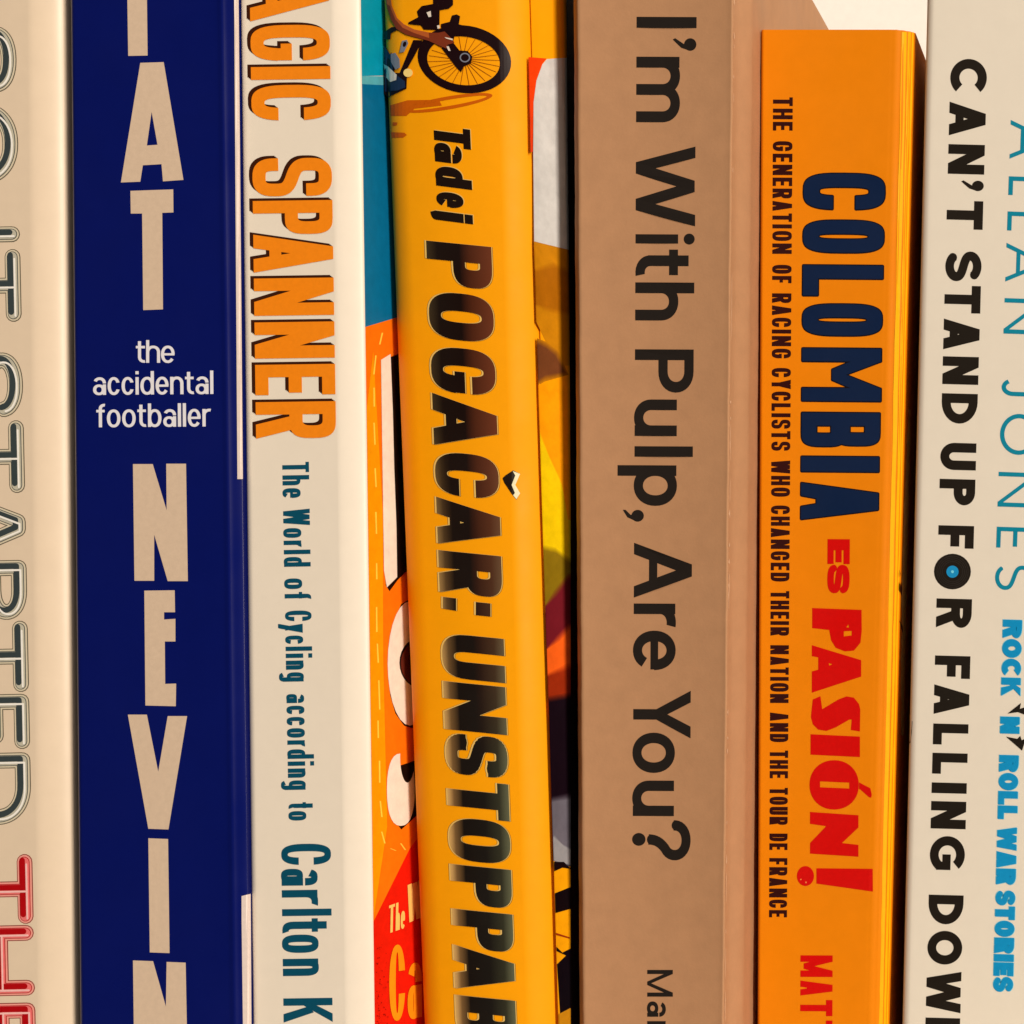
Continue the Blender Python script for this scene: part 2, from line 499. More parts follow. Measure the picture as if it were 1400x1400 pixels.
        P = pen(r + bez(e, (e[0] - W * .14, e[1] - H * .07), (W * .46, H * .42), (W * .46, H * .28), 8)[1:], s, b)
        P += [ell(W * .46 - s * .62, -H * .01, W * .46 + s * .62, s * 1.24)]
    elif c == ':':
        P = [R_(0, 0, W, b * 1.1), R_(0, H * .56, W, H * .56 + b * 1.15)]
    return P

WID = dict(A=1.02, B=.98, C=.98, D=1.0, E=.86, F=.82, G=1.02, H=1.04, I=.4, J=.7, K=1.0, L=.8, M=1.3, N=1.06, O=1.02, P=.94, R=1.0, S=.95,
           T=.86, U=1.0, V=1.0, W=1.45, Y=1.0, a=.82, b=.86, c=.78, d=.86, e=.82, f=.56, g=.86, h=.84, i=.34, j=.42, l=.34, m=1.28, n=.84, o=.86,
           p=.86, r=.58, t=.56, u=.84, y=.84)

class Line:
    """A line of writing: baseline from (x,y) a to b in photo pixels, cap height h0..h1, reading direction d."""
    def __init__(s, a, b, h0, h1=None, style=None, vertical=True, up=None):
        s.a, s.b, s.h0, s.h1, s.f, s.vert = a, b, h0, h1 if h1 else h0, style, vertical
        dx, dy = b[0] - a[0], b[1] - a[1]; l = math.hypot(dx, dy)
        s.d = (dx / l, dy / l); s.len = l
        s.up = up or ((s.d[1], -s.d[0]))
    def at(s, t):
        """t is the photo y (vertical text) or photo x"""
        q = (t - s.a[1]) / (s.b[1] - s.a[1]) if s.vert else (t - s.a[0]) / (s.b[0] - s.a[0])
        return (s.a[0] + (s.b[0] - s.a[0]) * q, s.a[1] + (s.b[1] - s.a[1]) * q), s.h0 + (s.h1 - s.h0) * q
    def put(s, polys, t, off=(0, 0)):
        (ox, oy), h = s.at(t)
        return [[(ox + off[0] + p[0] * s.d[0] + p[1] * s.up[0], oy + off[1] + p[0] * s.d[1] + p[1] * s.up[1]) for p in q] for q in polys]
    def letters(self, items, off=(0, 0), **kw):
        """items: (char, t0, t1)"""
        out = []
        sl = self.up[1] if self.vert else 0
        for c, t0, t1 in items:
            (_, _), h = self.at(t0)
            f = dict(self.f, **kw)
            ext = abs(sl) * h * (0 if c == 'A' else .75 if c in 'OCGS' else 1) if self.vert and abs(sl) > .06 else 0
            W = (t1 - t0) - ext
            out.append((self.put(glyph(c, W, h, f), t0, off), ()))
        return out
    def words(s, words, track=.12, off=(0, 0), **kw):
        items = []
        for w, t0, t1 in words:
            fx = s.f['s'] * s.at(t0)[1]
            nf = sum(c in 'ilI' for c in w)
            tot = sum(WID.get(c, .5) for c in w if c not in 'ilI') + track * (len(w) - 1)
            u = (t1 - t0 - nf * fx) / tot; t = t0
            for c in w:
                cw = fx if c in 'ilI' else WID.get(c, .5) * u
                items.append((c, t, t + cw)); t += cw + track * u
        return s.letters(items, off, **kw)

def shift(gl, dx, dy): return [([[(x + dx, y + dy) for x, y in p] for p in g[0]], [[(x + dx, y + dy) for x, y in p] for p in g[1]]) for g in gl]
def sc(pts, ox, oy, k): return [(ox + x / k, oy + y / k) for x, y in pts]

# ------------------------------------------------------------------ the setting
wm = mat('wall_paint', (255, 244, 220), .8, .03, 300, .03)
o = box('wall', -.9, .7, .185, .20, -.03, .9, wm); o['kind'] = 'structure'
o = box('shelf', -.9, .7, -.03, .184, -.03, 0, mat('shelf_paint', (235, 215, 180), .5)); o['kind'] = 'structure'

# ------------------------------------------------------------------ book 1: cream spine with tube-shaped chrome letters
def E(xt, xb): return ((xt, 0), (xb, 1400))
b1 = Book('cream book with grey and red tubular lettering, left of the navy book', E(-160, -125), E(91.5, 105), 0.002, .252, .13,
          mat('cream_laminate', (226, 193, 153), .38, .025, 260, .01, coat=.15), rl=(.003, .002), rr=(.0056, .0030), pr=1.35, bulge=.0003, thick=.0006)
L1 = Line((-72, 30), (-43, 1390), 93, 91)
def tube(c, W, H, w):
    i = w / 2
    X0, X1, Y0, Y1 = 0 + 10, W - 10, 10, H - 10
    if c == 'I': S = [[(W / 2, Y0), (W / 2, Y1)]]
    elif c == 'T': S = [[(X0, Y1), (X1, Y1)], [(W / 2, Y0), (W / 2, Y1)]]
    elif c == 'H': S = [[(X0, Y0), (X0, Y1)], [(X1, Y0), (X1, Y1)], [(X0, H / 2), (X1, H / 2)]]
    elif c == 'E': S = [[(X1, Y0), (X0, Y0), (X0, Y1), (X1, Y1)], [(X0, H / 2), (X1 - 8, H / 2)]]
    elif c == 'A': S = [[(X0, Y0), (W / 2 - 5, Y1), (W / 2 + 5, Y1), (X1, Y0)], [(X0 + 8, H * .35), (X1 - 8, H * .35)]]
    elif c == 'O': S = [arc(W / 2, H / 2, (X1 - X0) / 2, (Y1 - Y0) / 2, 2.2, 0, 360, 40)]
    elif c == 'D': S = [[(X0, Y0), (X0, Y1)] + arc(W * .45, H / 2, X1 - W * .45, (Y1 - Y0) / 2, 2.2, 90, -90, 22) + [(X0, Y0)]]
    elif c == 'R': S = [[(X0, Y0), (X0, Y1)] + arc(W * .5, H * .7, X1 - W * .5, Y1 - H * .7, 2.2, 90, -90, 16) + [(X0, 2 * H * .7 - Y1)], [(W * .5, H * .42), (X1, Y0)]]
    elif c == 'S':
        ay = (Y1 - Y0) / 4
        u = arc(W / 2, Y1 - ay, (X1 - X0) / 2, ay, 2.2, 5, 190, 18); l = arc(W / 2, Y0 + ay, (X1 - X0) / 2, ay, 2.2, 10, -175, 18)
        S = [u + bez(u[-1], (u[-1][0], u[-1][1] - ay), (l[0][0], l[0][1] + ay), l[0], 10)[1:-1] + l]
    out = []
    for p in S: out += pen(p, w, w, cap=True)
    return out
def tubes(items, w, off=(0, 0)):
    r = []
    for c, t0, t1 in items:
        (_, _), h = L1.at(t0)
        r.append((L1.put(tube(c, t1 - t0, h, w), t0, off), ()))
    return r
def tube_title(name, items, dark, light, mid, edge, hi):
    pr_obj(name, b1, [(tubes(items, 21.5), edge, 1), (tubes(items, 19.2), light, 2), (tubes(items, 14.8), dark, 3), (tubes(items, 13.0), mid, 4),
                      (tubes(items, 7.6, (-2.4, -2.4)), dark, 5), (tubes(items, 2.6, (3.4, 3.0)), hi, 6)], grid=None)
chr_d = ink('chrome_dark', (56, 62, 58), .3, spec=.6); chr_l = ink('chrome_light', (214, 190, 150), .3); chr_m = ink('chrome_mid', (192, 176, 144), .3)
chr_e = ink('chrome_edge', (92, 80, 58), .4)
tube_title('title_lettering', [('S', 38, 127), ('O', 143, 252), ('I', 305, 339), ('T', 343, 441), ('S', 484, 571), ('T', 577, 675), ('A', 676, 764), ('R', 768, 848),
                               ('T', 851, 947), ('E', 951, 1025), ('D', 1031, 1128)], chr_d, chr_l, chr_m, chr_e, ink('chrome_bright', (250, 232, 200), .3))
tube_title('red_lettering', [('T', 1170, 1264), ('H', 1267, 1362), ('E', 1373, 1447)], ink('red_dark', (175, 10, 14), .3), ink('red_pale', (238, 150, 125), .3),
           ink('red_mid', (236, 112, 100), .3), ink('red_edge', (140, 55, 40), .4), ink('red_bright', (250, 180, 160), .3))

# ------------------------------------------------------------------ book 2: navy spine, stacked letters
navy = mat('navy_laminate', (5, 17, 80), .34, .05, 120, .012, spec=.12, coat=.18)
b2 = Book('glossy navy blue book with stacked tan letters down its spine', E(98, 111), E(323, 341), .000, .258, .13, navy,
          rl=(.0012, .001), rr=(.0026, .0008), pr=1.2, ridges=((.0024, .0005, .0002),), thick=.0006)
tan = ink('tan', (214, 178, 140), .45)
PAT = {
 'P': [(173, -85), (246, -87), (250, -20), (243, -8), (201, -6), (202, 76), (175.5, 76.5)],
 'A': [(192, 86), (224, 85), (251, 246), (223, 248), (221, 224.5), (195.5, 226), (192, 248.5), (165.5, 249.5)],
 'T': [(178.5, 261), (237, 259), (237.3, 290.5), (222, 291), (223, 423), (196, 424), (194.5, 292), (179, 292)],
 'N': [(182, 634.5), (209, 634.5), (228, 697.5), (227.5, 634), (254.5, 634), (257, 794.5), (229.5, 794.5), (211, 731), (211, 794), (184, 794)],
 'E': [(197.5, 807.5), (239, 807), (239.5, 837), (224.5, 837), (224.5, 847), (240, 846), (240, 877), (225.5, 877), (226, 935), (241, 934.5), (240.5, 965.5), (199, 964.5)],
 'V': [(175, 977), (201, 977), (216.5, 1055), (229.5, 979), (256, 979), (230.5, 1134), (203, 1133)],
 'I': [(203, 1146), (230, 1147), (232, 1303), (205, 1302)],
 'n': [(182, 1313), (209.5, 1314), (227, 1376), (228, 1315), (254, 1316), (257, 1473), (230, 1473), (212, 1411), (212, 1473), (184, 1473)]}
def pat(keys): return [([PAT[c]], [[(207.5, 153), (215.5, 198), (201, 199)]] if c == 'A' else [[(200, -62), (224, -62), (224, -32), (200, -32)]] if c == 'P' else ()) for c in keys]
PAT['t'] = PAT.pop('T')
pr_obj('title_lettering', b2, [(pat('PAt'), tan, 1)])
pr_obj('title_lettering', b2, [(pat('NEVIn'), tan, 1)])
HEL = dict(s=.138, b=.115, n=2.15, xh=.745, th=.95, desc=.28)
white = ink('white', (232, 216, 224), .45)
g = []
g += Line((186, 496), (239, 496), 31, style=HEL, vertical=False).words([('the', 186, 239)], .05)
g += Line((127.5, 540), (292, 538.6), 32, style=HEL, vertical=False).words([('accidental', 127.5, 292)], .1)
g += Line((132, 584.2), (289.5, 583), 32, style=HEL, vertical=False).words([('footballer', 132, 289.5)], .11)
pr_obj('subtitle_lettering', b2, [(g, white, 1)])
pk = ink('cover_white', (236, 205, 178), .45)
for q in ([(319.5, -60), (325.5, -60), (331.8, 655), (324.3, 655)], [(330, 1225), (342.5, 1222), (344, 1480), (330.5, 1480)]):
    pr_obj('cover_print', b2, [([([q], ())], pk, 1)], surf='side')

# ------------------------------------------------------------------ book 3: white spine, orange block letters
b3 = Book('white book with orange shadowed capitals and dark teal writing on its spine', E(330, 347), E(492, 511), .0015, .262, .13,
          mat('white_laminate', (235, 210, 176), .4, .02, 260, .01, coat=.12), rl=(.0015, .0012), rr=(.0046, .0019), pr=1.22, thick=.0006, flare=(.0002, .0040, .012))
MS = dict(s=.158, b=.165, n=3.0, k=.6, cut=.16, abar=.2, apex=1.0, term=(-4, -4), ss=1.0, sb=1.0, dk=.6)
L3 = Line((342, 0), (350.5, 600), 108.5, 109.5, MS)
ms = [('A', -42, 29.5), ('G', 35, 84), ('I', 92, 109.5), ('C', 117, 165.5), ('S', 217, 269), ('P', 275, 321), ('A', 321, 373), ('N', 381, 432), ('N', 441, 490.5),
      ('E', 499, 540.5), ('R', 550, 600)]
gl = L3.letters(ms)
sh = [([p for k in (.3, .65, 1) for p in shift([g_], -5 * k, -3.6 * k)[0][0]], ()) for g_ in gl]
pr_obj('title_lettering', b3, [(sh, ink('umber', (58, 22, 6), .5), 1), (gl, ink('orange', (243, 128, 16), .5), 2)])
teal = ink('dark_teal', (0, 70, 84), .5)
CY = dict(s=.165, b=.13, n=2.7, xh=.66, desc=.27, k=.6, th=.92)
L = Line((386, 632), (395, 1122), 36.5, 36, CY)
g = L.words([('The', 632, 681), ('World', 696, 775), ('of', 791, 819), ('Cycling', 835, 932), ('according', 949, 1080), ('to', 1097, 1122)], .24)
pr_obj('subtitle_lettering', b3, [(g, teal, 1)])
CK = dict(s=.15, b=.13, n=2.7, xh=.72, k=.6, th=.9)
g = Line((384.5, 1154), (388, 1400), 68, 67, CK).letters([('C', 1154, 1183), ('a', 1188, 1211), ('r', 1217, 1238.5), ('l', 1243, 1252.5), ('t', 1256, 1275), ('o', 1278, 1303), ('n', 1311, 1334.5), ('K', 1365, 1398), ('i', 1407, 1416.5)])
pr_obj('author_lettering', b3, [(g, teal, 1)])
# wrap-round cover picture on its side
cb = lambda n, c: ink('cover_' + n, c, .4, mottle=.1, scale=500)
def ex(y): return 492 + 19 * y / 1400 + 1.2       # spine edge of book 3 at photo height y
far = 640
lay = []
lay.append(([([[(ex(-112), -112), (far, 30), (far, 100), (ex(103), 104)]], ())], cb('teal', (0, 148, 160)), 1))
lay.append(([([[(ex(104), 104), (far, 106), (far, 122), (ex(114), 115)]], ())], cb('pale_teal', (92, 170, 165)), 1))
lay.append(([([[(ex(115), 115), (far, 122), (far, 405), (ex(447), 447)]], ())], cb('blue_teal', (0, 104, 134)), 1))
lay.append(([([[(ex(447), 447), (far, 405), (far, 1055), (560, 1160), (ex(1260), 1260)]], ())], cb('orange', (246, 112, 8)), 1))
lay.append(([([[(ex(1260), 1260), (560, 1160), (far, 1055), (far, 1520), (ex(1520), 1520)]], ())], cb('red', (226, 26, 6)), 1))
lay.append(([([[(ex(560), 560), (ex(560) + 9, 480), (ex(700) + 20, 700), (ex(900) + 18, 900), (ex(1150) + 20, 1130), (ex(1250), 1255)]], ())], cb('amber', (252, 146, 0)), 2))
dash = []
for (x, y, l, dx) in [(522, 455, 16, -4), (513, 486, 26, -3), (510.5, 530, 26, 0), (510.5, 578, 30, 1), (512, 640, 26, 1), (513, 700, 30, .5), (514, 770, 22, 0), (514, 830, 34, 0), (515, 880, 26, 1),
                      (517, 930, 40, 1), (516, 985, 24, 0), (518, 1040, 30, 0), (519, 1095, 22, 2), (521, 1137, 16, 4), (547, 1153, 9, 6), (533, 1160, 3, 7)]:
    dash.append(([[(x - .9, y), (x + 1.1, y), (x + dx + 1.4, y + l), (x + dx - .6, y + l)]], ()))
lay.append((dash, cb('yellow', (255, 200, 60)), 3))
blk = cb('black', (24, 8, 4)); cw = cb('cream', (240, 214, 180))
lay.append(([([[(523, 492), (560, 478), (566, 640), (566, 770), (543, 793), (532, 808), (527, 800), (524, 640)]], ()),
             ([[(532, 900), (538, 850), (548, 826), (580, 806), (580, 1000), (552, 992), (540, 975), (533, 950)]], ()),
             ([[(530, 1062), (536, 1050), (572, 1038), (572, 1112), (548, 1134), (540, 1122), (532, 1092)]], ())], blk, 3))
lay.append(([([[(520, 492), (533, 484), (536, 560), (538, 640), (541, 720), (542, 789), (528, 803), (524, 780), (522, 640)]], ()),
             ([ell(529, 822, 590, 992)], [ell(545, 872, 600, 940)]),
             ([ell(528, 1030, 566, 1129, 2.4)], [ell(546, 1000, 566, 1070)])], cw, 4))
lay.append(([([ell(546.5, 876, 600, 938)], ())], cb('brown', (92, 32, 18)), 5))
CV = dict(s=.125, b=.1, n=2.6, xh=.62, th=.9)
lay.append((Line((530, 1276), (553, 1268), 38, style=CV, vertical=False, up=(0.02, -1)).letters([('T', 530, 538.5), ('h', 539.5, 545.5), ('e', 546.5, 552.5)], s=.09), cb('pale_yellow', (255, 190, 90)), 5))
lay.append((Line((556, 1262), (585, 1250), 52, style=CV, vertical=False, up=(0.0, -1)).letters([('W', 556, 578)]), cb('pale_yellow', (255, 190, 90)), 5))
CA = dict(s=.085, b=.1, n=2.3, xh=.72)
lay.append((Line((531, 1397), (590, 1388), 104, style=CA, vertical=False, up=(0, -1)).letters([('C', 531, 553), ('a', 556, 576)]), cb('amber_letters', (250, 140, 14)), 5))
spk = []
for k in range(70):
    y = random.uniform(1290, 1400); x = ex(y) + 2 + abs(random.gauss(0, 8)); r = random.uniform(.3, .9)
    spk.append(([[(x - r, y), (x, y + r * 1.5), (x + r, y), (x, y - r)]], ()))
lay.append((spk, cb('dark_red', (150, 10, 6)), 6))
pr_obj('cover_picture', b3, lay, surf='side')

# ------------------------------------------------------------------ book 4: yellow-orange leaning book with cyclist
yel = mat('amber_laminate', (252, 150, 0), .5, .03, 260, .01, spec=.1)
b4 = Book('glossy yellow orange book with a racing bicycle and slanted black capitals on its spine', E(522, 577), E(720.5, 761.5), .008, .262, .135, yel,
          rl=(.0050, .0030), rr=(.0052, .0030), pl=1.8, pr=1.4, bulge=.0016, thick=.0007, flare=(.0040, .0040, .008))
bk = ink('black_foil', (26, 12, 6), .34, spec=.3)
def foil_reflections():  # ramps paint the foil's reflections into the letter colour
    m = ink('painted_reflections', (30, 16, 10), .34, spec=.3)
    nt = m.node_tree; p = nt.nodes['Principled BSDF']
    uvn = nt.nodes.new('ShaderNodeUVMap'); sp = nt.nodes.new('ShaderNodeSeparateXYZ'); nt.links.new(uvn.outputs[0], sp.inputs[0])
    def ramp(stops):
        r = nt.nodes.new('ShaderNodeValToRGB'); e = r.color_ramp.elements
        while len(e) < len(stops): e.new(.5)
        for el, (q, c) in zip(e, stops): el.position = q; el.color = base(c)
        nt.links.new(sp.outputs[0], r.inputs[0]); return r
    top = ramp([(0, (60, 44, 24)), (.16, (26, 14, 8)), (.5, (24, 10, 6)), (.66, (74, 32, 14)), (1, (104, 48, 24))])
    bot = ramp([(0, (214, 160, 88)), (.10, (120, 84, 44)), (.24, (24, 16, 10)), (.6, (26, 20, 14)), (.84, (48, 44, 28)), (1, (96, 92, 62))])
    mx = nt.nodes.new('ShaderNodeMixRGB'); mr = nt.nodes.new('ShaderNodeMapRange')
    mr.inputs['From Min'].default_value = .42; mr.inputs['From Max'].default_value = .75
    nt.links.new(sp.outputs[1], mr.inputs[0]); nt.links.new(mr.outputs[0], mx.inputs[0])
    nt.links.new(top.outputs[0], mx.inputs[1]); nt.links.new(bot.outputs[0], mx.inputs[2])
    nt.links.new(mx.outputs[0], p.inputs['Base Color'])
    return m
foil = foil_reflections()
cream = ink('foil_edge', (226, 176, 90), .35)
TJ = dict(s=.26, b=.2, n=2.3, xh=.74, desc=.2, th=.95)
LT = Line((593, 172), (599, 306), 50, 48, TJ, up=(1.0, .13))
g = LT.letters([('T', 171, 205), ('a', 194, 227), ('d', 226, 260), ('e', 261, 288), ('j', 283, 307)])
pr_obj('first_name_lettering', b4, [(shift(g, .9, -.8), cream, 1), (g, bk, 2)], grid=5)
PG = dict(s=.275, b=.185, n=2.7, k=.62, cut=.13, abar=.2, apex=1.05, xh=.7, term=(-5, -5), dk=.7, ss=.95, sb=1.0, ur=1.2, aleg=.95, nd=1.05)
LP = Line((583, 327), (625, 1400), 89, 81, PG, up=(1.0, .10))
pg = [('P', 329, 397), ('O', 397, 468), ('G', 472, 541), ('A', 537, 608), ('C', 616, 682), ('A', 679, 743), ('R', 752, 818), ('U', 865, 934), ('N', 931, 1005),
      ('S', 1001, 1063), ('T', 1064, 1123), ('O', 1116, 1181), ('P', 1181, 1243), ('P', 1242, 1303), ('A', 1291, 1351), ('B', 1360, 1423)]
g = LP.letters(pg)
g += [([[(606, 816), (624, 818), (624, 835), (606, 832)]], ()), ([[(651, 823), (671, 825), (671, 843), (651, 841)]], ())]
caron = [sc([(750, 1215), (765, 1200), (808, 1172), (846, 1192), (818, 1252), (846, 1298), (826, 1332), (800, 1300), (760, 1240)], 500, 350, 4)]
caronw = [sc([(806, 1176), (846, 1192), (820, 1252), (846, 1298), (826, 1330), (808, 1308), (818, 1296), (800, 1252), (820, 1200)], 500, 350, 4)]
pr_obj('title_lettering', b4, [(shift(g, -3.2, -.6) + shift(g, 1.6, .4), ink('foil_rim', (120, 72, 10), .4), 1), (shift(g, -2.6, -.5) + shift(g, 1.0, .2), cream, 2), (g, foil, 3),
                               ([(caron, ())], bk, 3), ([(caronw, ())], ink('foil_bright', (232, 212, 160), .3), 4)], grid=5,
       uv=lambda px, py: ((px - LP.at(py)[0][0]) / LP.at(py)[1], py / 1400))
# picture of the bicycle on the spine
def z7(p): return sc(p, 520, 0, 7)
pb = ink('picture_black', (26, 6, 8), .45); ps = ink('picture_shade', (196, 84, 2), .45); pskin = ink('picture_skin', (176, 82, 34), .45)
pskin2 = ink('picture_skin_dark', (120, 46, 22), .45); pgrey = ink('picture_grey', (120, 116, 118), .45); pblue = ink('picture_blue', (30, 44, 66), .45)
pw = ink('picture_white', (226, 200, 170), .45)
def rot_ell(cx, cy, rx, ry, a, N=44):
    ca, sa = math.cos(a), math.sin(a)
    return [(cx + rx * math.cos(t) * ca - ry * math.sin(t) * sa, cy + rx * math.cos(t) * sa + ry * math.sin(t) * ca) for t in [2 * math.pi * k / N for k in range(N)]]
def z7h(p, h): return ([z7(p)], [z7(q) for q in h])
spokes = []
for k in range(26):
    t = 2 * math.pi * k / 26 + .1
    p0 = (800 + 60 * math.cos(t), 575 + 45 * math.sin(t)); p1 = (803 + 345 * math.cos(t + .12), 585 + 236 * math.sin(t + .12))
    dx, dy = p1[0] - p0[0], p1[1] - p0[1]; l = math.hypot(dx, dy); nx, ny = -dy / l * 3.2, dx / l * 3.2
    spokes.append(([z7([(p0[0] + nx, p0[1] + ny), (p1[0] + nx * .7, p1[1] + ny * .7), (p1[0] - nx * .7, p1[1] - ny * .7), (p0[0] - nx, p0[1] - ny)])], ()))
pl = []
pl.append(([z7h(rot_ell(650, 985, 430, 62, -.17), [rot_ell(650, 985, 375, 30, -.17)]), ([z7([(90, 1010), (260, 960), (560, 955), (590, 1010), (330, 1040), (250, 1110), (100, 1110)])], ()),
             ([z7([(100, 1265), (230, 1270), (255, 1292), (220, 1318), (110, 1320)])], ()), ([z7([(120, 1170), (165, 1172), (160, 1200), (120, 1205)])], ())], ps, 1))
pl.append((spokes, ink('spoke', (150, 70, 4), .45), 2))
pl.append(([z7h(rot_ell(808, 568, 450, 322, .16), [rot_ell(800, 583, 350, 232, .13)])], pb, 3))
pl.append(([([z7([(510, -60), (700, -60), (700, 50), (660, 85), (572, 100), (570, 245), (560, 290), (420, 285), (395, 245), (270, 232), (275, 215), (370, 165), (355, 110), (400, 60), (510, 40)])], ()),
             ([z7([(585, 232), (670, 210), (690, 150), (735, 140), (768, 158), (755, 235), (830, 255), (830, 330), (715, 345), (700, 400), (590, 330)])], ()),
             ([z7([(320, 385), (410, 388), (330, 540), (262, 660), (255, 850), (180, 885), (80, 930), (40, 900), (40, 620), (110, 500), (140, 700), (190, 700)])], ()),
             ([z7([(40, 310), (110, 262), (170, 262), (170, 290), (105, 320), (100, 380), (40, 380)])], ()),
             ([z7([(590, 460), (690, 395), (760, 485), (840, 490), (885, 545), (870, 610), (800, 640), (778, 692), (735, 650)])], ())], pb, 4))
pl.append(([([z7([(45, -60), (100, -60), (115, 60), (165, 175), (230, 235), (330, 285), (500, 320), (500, 398), (390, 370), (250, 330), (165, 280), (110, 200), (70, 90)])], ())], pskin, 5))
pl.append(([([z7([(470, 315), (560, 318), (620, 305), (700, 385), (715, 415), (650, 430), (640, 470), (570, 440), (480, 400)])], ()),
            ([z7([(60, 40), (95, 60), (150, 190), (220, 270), (330, 320), (480, 370), (480, 398), (250, 335), (160, 280), (105, 190)])], ())], pskin2, 6))
pl.append(([([z7([(105, 520), (150, 510), (190, 570), (195, 650), (150, 670), (110, 600)])], ()), ([z7([(215, 395), (262, 385), (275, 420), (235, 500), (190, 510)])], ())], pgrey, 7))
pl.append(([([z7([(42, 620), (80, 640), (165, 720), (160, 770), (100, 790), (60, 740)])], ()), ([z7([(450, 125), (490, 110), (495, 165), (470, 170)])], ()), ([z7([(550, 250), (572, 245), (578, 272), (556, 282)])], ()),
            ([z7([(640, 450), (662, 448), (680, 492), (660, 492)])], ()), ([z7([(620, 360), (700, 376), (700, 392), (640, 375)])], ())], pw, 8))
pl.append(([([z7([(42, 440), (110, 540), (130, 700), (240, 780), (245, 840), (170, 870), (50, 880)])], ())], pblue, 6))
pl.append(([([z7([(70, 660), (105, 665), (155, 720), (150, 760), (100, 770), (120, 735)])], ())], pgrey, 7))
pl.append(([z7h(rot_ell(270, 700, 44, 40, 0), [])], ink('picture_lamp', (250, 200, 110), .4), 5))
pl.append(([z7h(rot_ell(815, 555, 50, 46, 0), [rot_ell(815, 555, 38, 34, 0)])], pgrey, 6))
pl.append(([z7h(rot_ell(240, 428, 16, 26, .3), [])], pb, 8))
pr_obj('bicycle_picture', b4, pl, grid=5)
# cover picture wrapping on to the side board
def e4(y): return 720.0 + 41 * y / 1400
sl = []
def blk4(pts, c, lev, nm, soft=None):
    if soft:
        cx = sum(p[0] for p in pts) / len(pts); cy = sum(p[1] for p in pts) / len(pts)
        for k in range(5, 0, -1):
            q = []
            for x, y in pts:
                l = math.hypot(x - cx, y - cy) or 1
                yy = y + (y - cy) / l * k * 1.8
                q.append((max(x + (x - cx) / l * k * 1.3, e4(yy)), yy))
            cc = tuple(a + (b - a) * (k / 6) for a, b in zip(c, soft))
            sl.append(([([q], ())], ink('wrap_%s_%d' % (nm, k), cc, .4, mottle=.14, scale=300), lev - .15 * k))
    sl.append(([([pts], ())], ink('wrap_' + nm, c, .4, mottle=.14, scale=300), lev))
FX = 830
blk4([(e4(80), 78), (747, 80), (741, 88), (733, 110), (729, 140), (728, 208), (e4(208) - 1, 208)], (238, 60, 8), 1, 'red')
blk4([(747, 81), (771, 79), (FX, 79), (FX, 360), (775, 341), (e4(330), 330), (728.5, 208), (729, 140), (733, 110), (741, 88)], (204, 190, 170), 2, 'white')
blk4([(e4(330), 330), (775, 341), (FX, 360), (FX, 520), (775, 509), (752, 480), (e4(440), 440)], (196, 118, 8), 1, 'ochre')
blk4([(e4(380), 372), (758, 366), (FX, 395), (FX, 440), (750, 420), (e4(420), 415)], (168, 92, 6), 2, 'ochre_dark', (196, 118, 8))
blk4([(e4(468), 470), (746, 476), (758, 486), (771, 508), (745, 513), (e4(518), 519)], (112, 58, 26), 3, 'brown', (196, 118, 8))
blk4([(e4(519), 519), (745, 513), (771, 509), (FX, 505), (FX, 720), (e4(700), 700)], (250, 146, 2), 2, 'orange', (230, 140, 10))
blk4([(e4(600), 596), (752, 630), (768, 665), (776, 710), (FX, 730), (FX, 790), (e4(760), 752)], (234, 184, 6), 3, 'yellow', (250, 146, 2))
blk4([(e4(755), 752), (760, 756), (775, 768), (FX, 800), (FX, 900), (e4(830), 830)], (134, 100, 12), 4, 'olive', (234, 184, 6))
blk4([(e4(828), 830), (760, 815), (776, 792), (FX, 790), (FX, 900), (770, 872), (e4(888), 888)], (110, 22, 28), 5, 'plum', (134, 100, 12))
blk4([(e4(888), 888), (764, 876), (776, 862), (FX, 840), (FX, 960), (e4(950), 950)], (236, 90, 20), 6, 'coral', (110, 22, 28))
blk4([(e4(925), 925), (776, 915), (FX, 915), (FX, 1000), (e4(975), 975)], (150, 40, 10), 7, 'rust', (236, 90, 20))
blk4([(e4(960), 960), (FX, 945), (FX, 1180), (e4(1180), 1180)], (22, 8, 14), 8, 'dark', (150, 40, 10))
blk4([(e4(1090), 1096), (780, 1092), (FX, 1090), (FX, 1190), (770, 1180), (e4(1172), 1172)], (104, 92, 92), 9, 'grey', (22, 8, 14))
blk4([(e4(1146), 1144), (770, 1158), (FX, 1190), (FX, 1195), (e4(1176), 1176)], (150, 138, 128), 10, 'pale_grey', (104, 92, 92))
blk4([(e4(1176), 1176), (762, 1184), (FX, 1186), (FX, 1420), (e4(1420), 1420)], (240, 150, 6), 9, 'yellow_low')
blk4([(e4(1180), 1178), (768, 1178), (776, 1186), (FX, 1190), (FX, 1195), (766, 1186), (e4(1190), 1191)], (20, 6, 8), 11, 'black')
blk4([(e4(1222), 1221), (778, 1212), (FX, 1205), (FX, 1235), (778, 1242), (e4(1248), 1248)], (16, 6, 8), 11, 'black2')
blk4([(e4(1275), 1275), (776, 1281), (776, 1283), (e4(1277), 1278)], (150, 40, 8), 11, 'line')
blk4([(e4(1294), 1294), (766, 1302), (778, 1296), (FX, 1296), (FX, 1375), (776, 1380), (763, 1386), (e4(1320), 1318), (771, 1306), (e4(1300), 1300)], (14, 6, 10), 11, 'black3')
blk4([(e4(1390), 1386), (776, 1378), (FX, 1378), (FX, 1420), (e4(1420), 1420)], (196, 122, 14), 12, 'ochre2')
blk4([(770.5, -45), (FX + 8, 30), (FX + 8, 1520), (777, 1520), (777, 700), (774.5, 350)], (16, 7, 8), 13, 'gap_shade')  # near-black strip: deep shade of the gap painted on the side
pr_obj('cover_picture', b4, sl, surf='side')

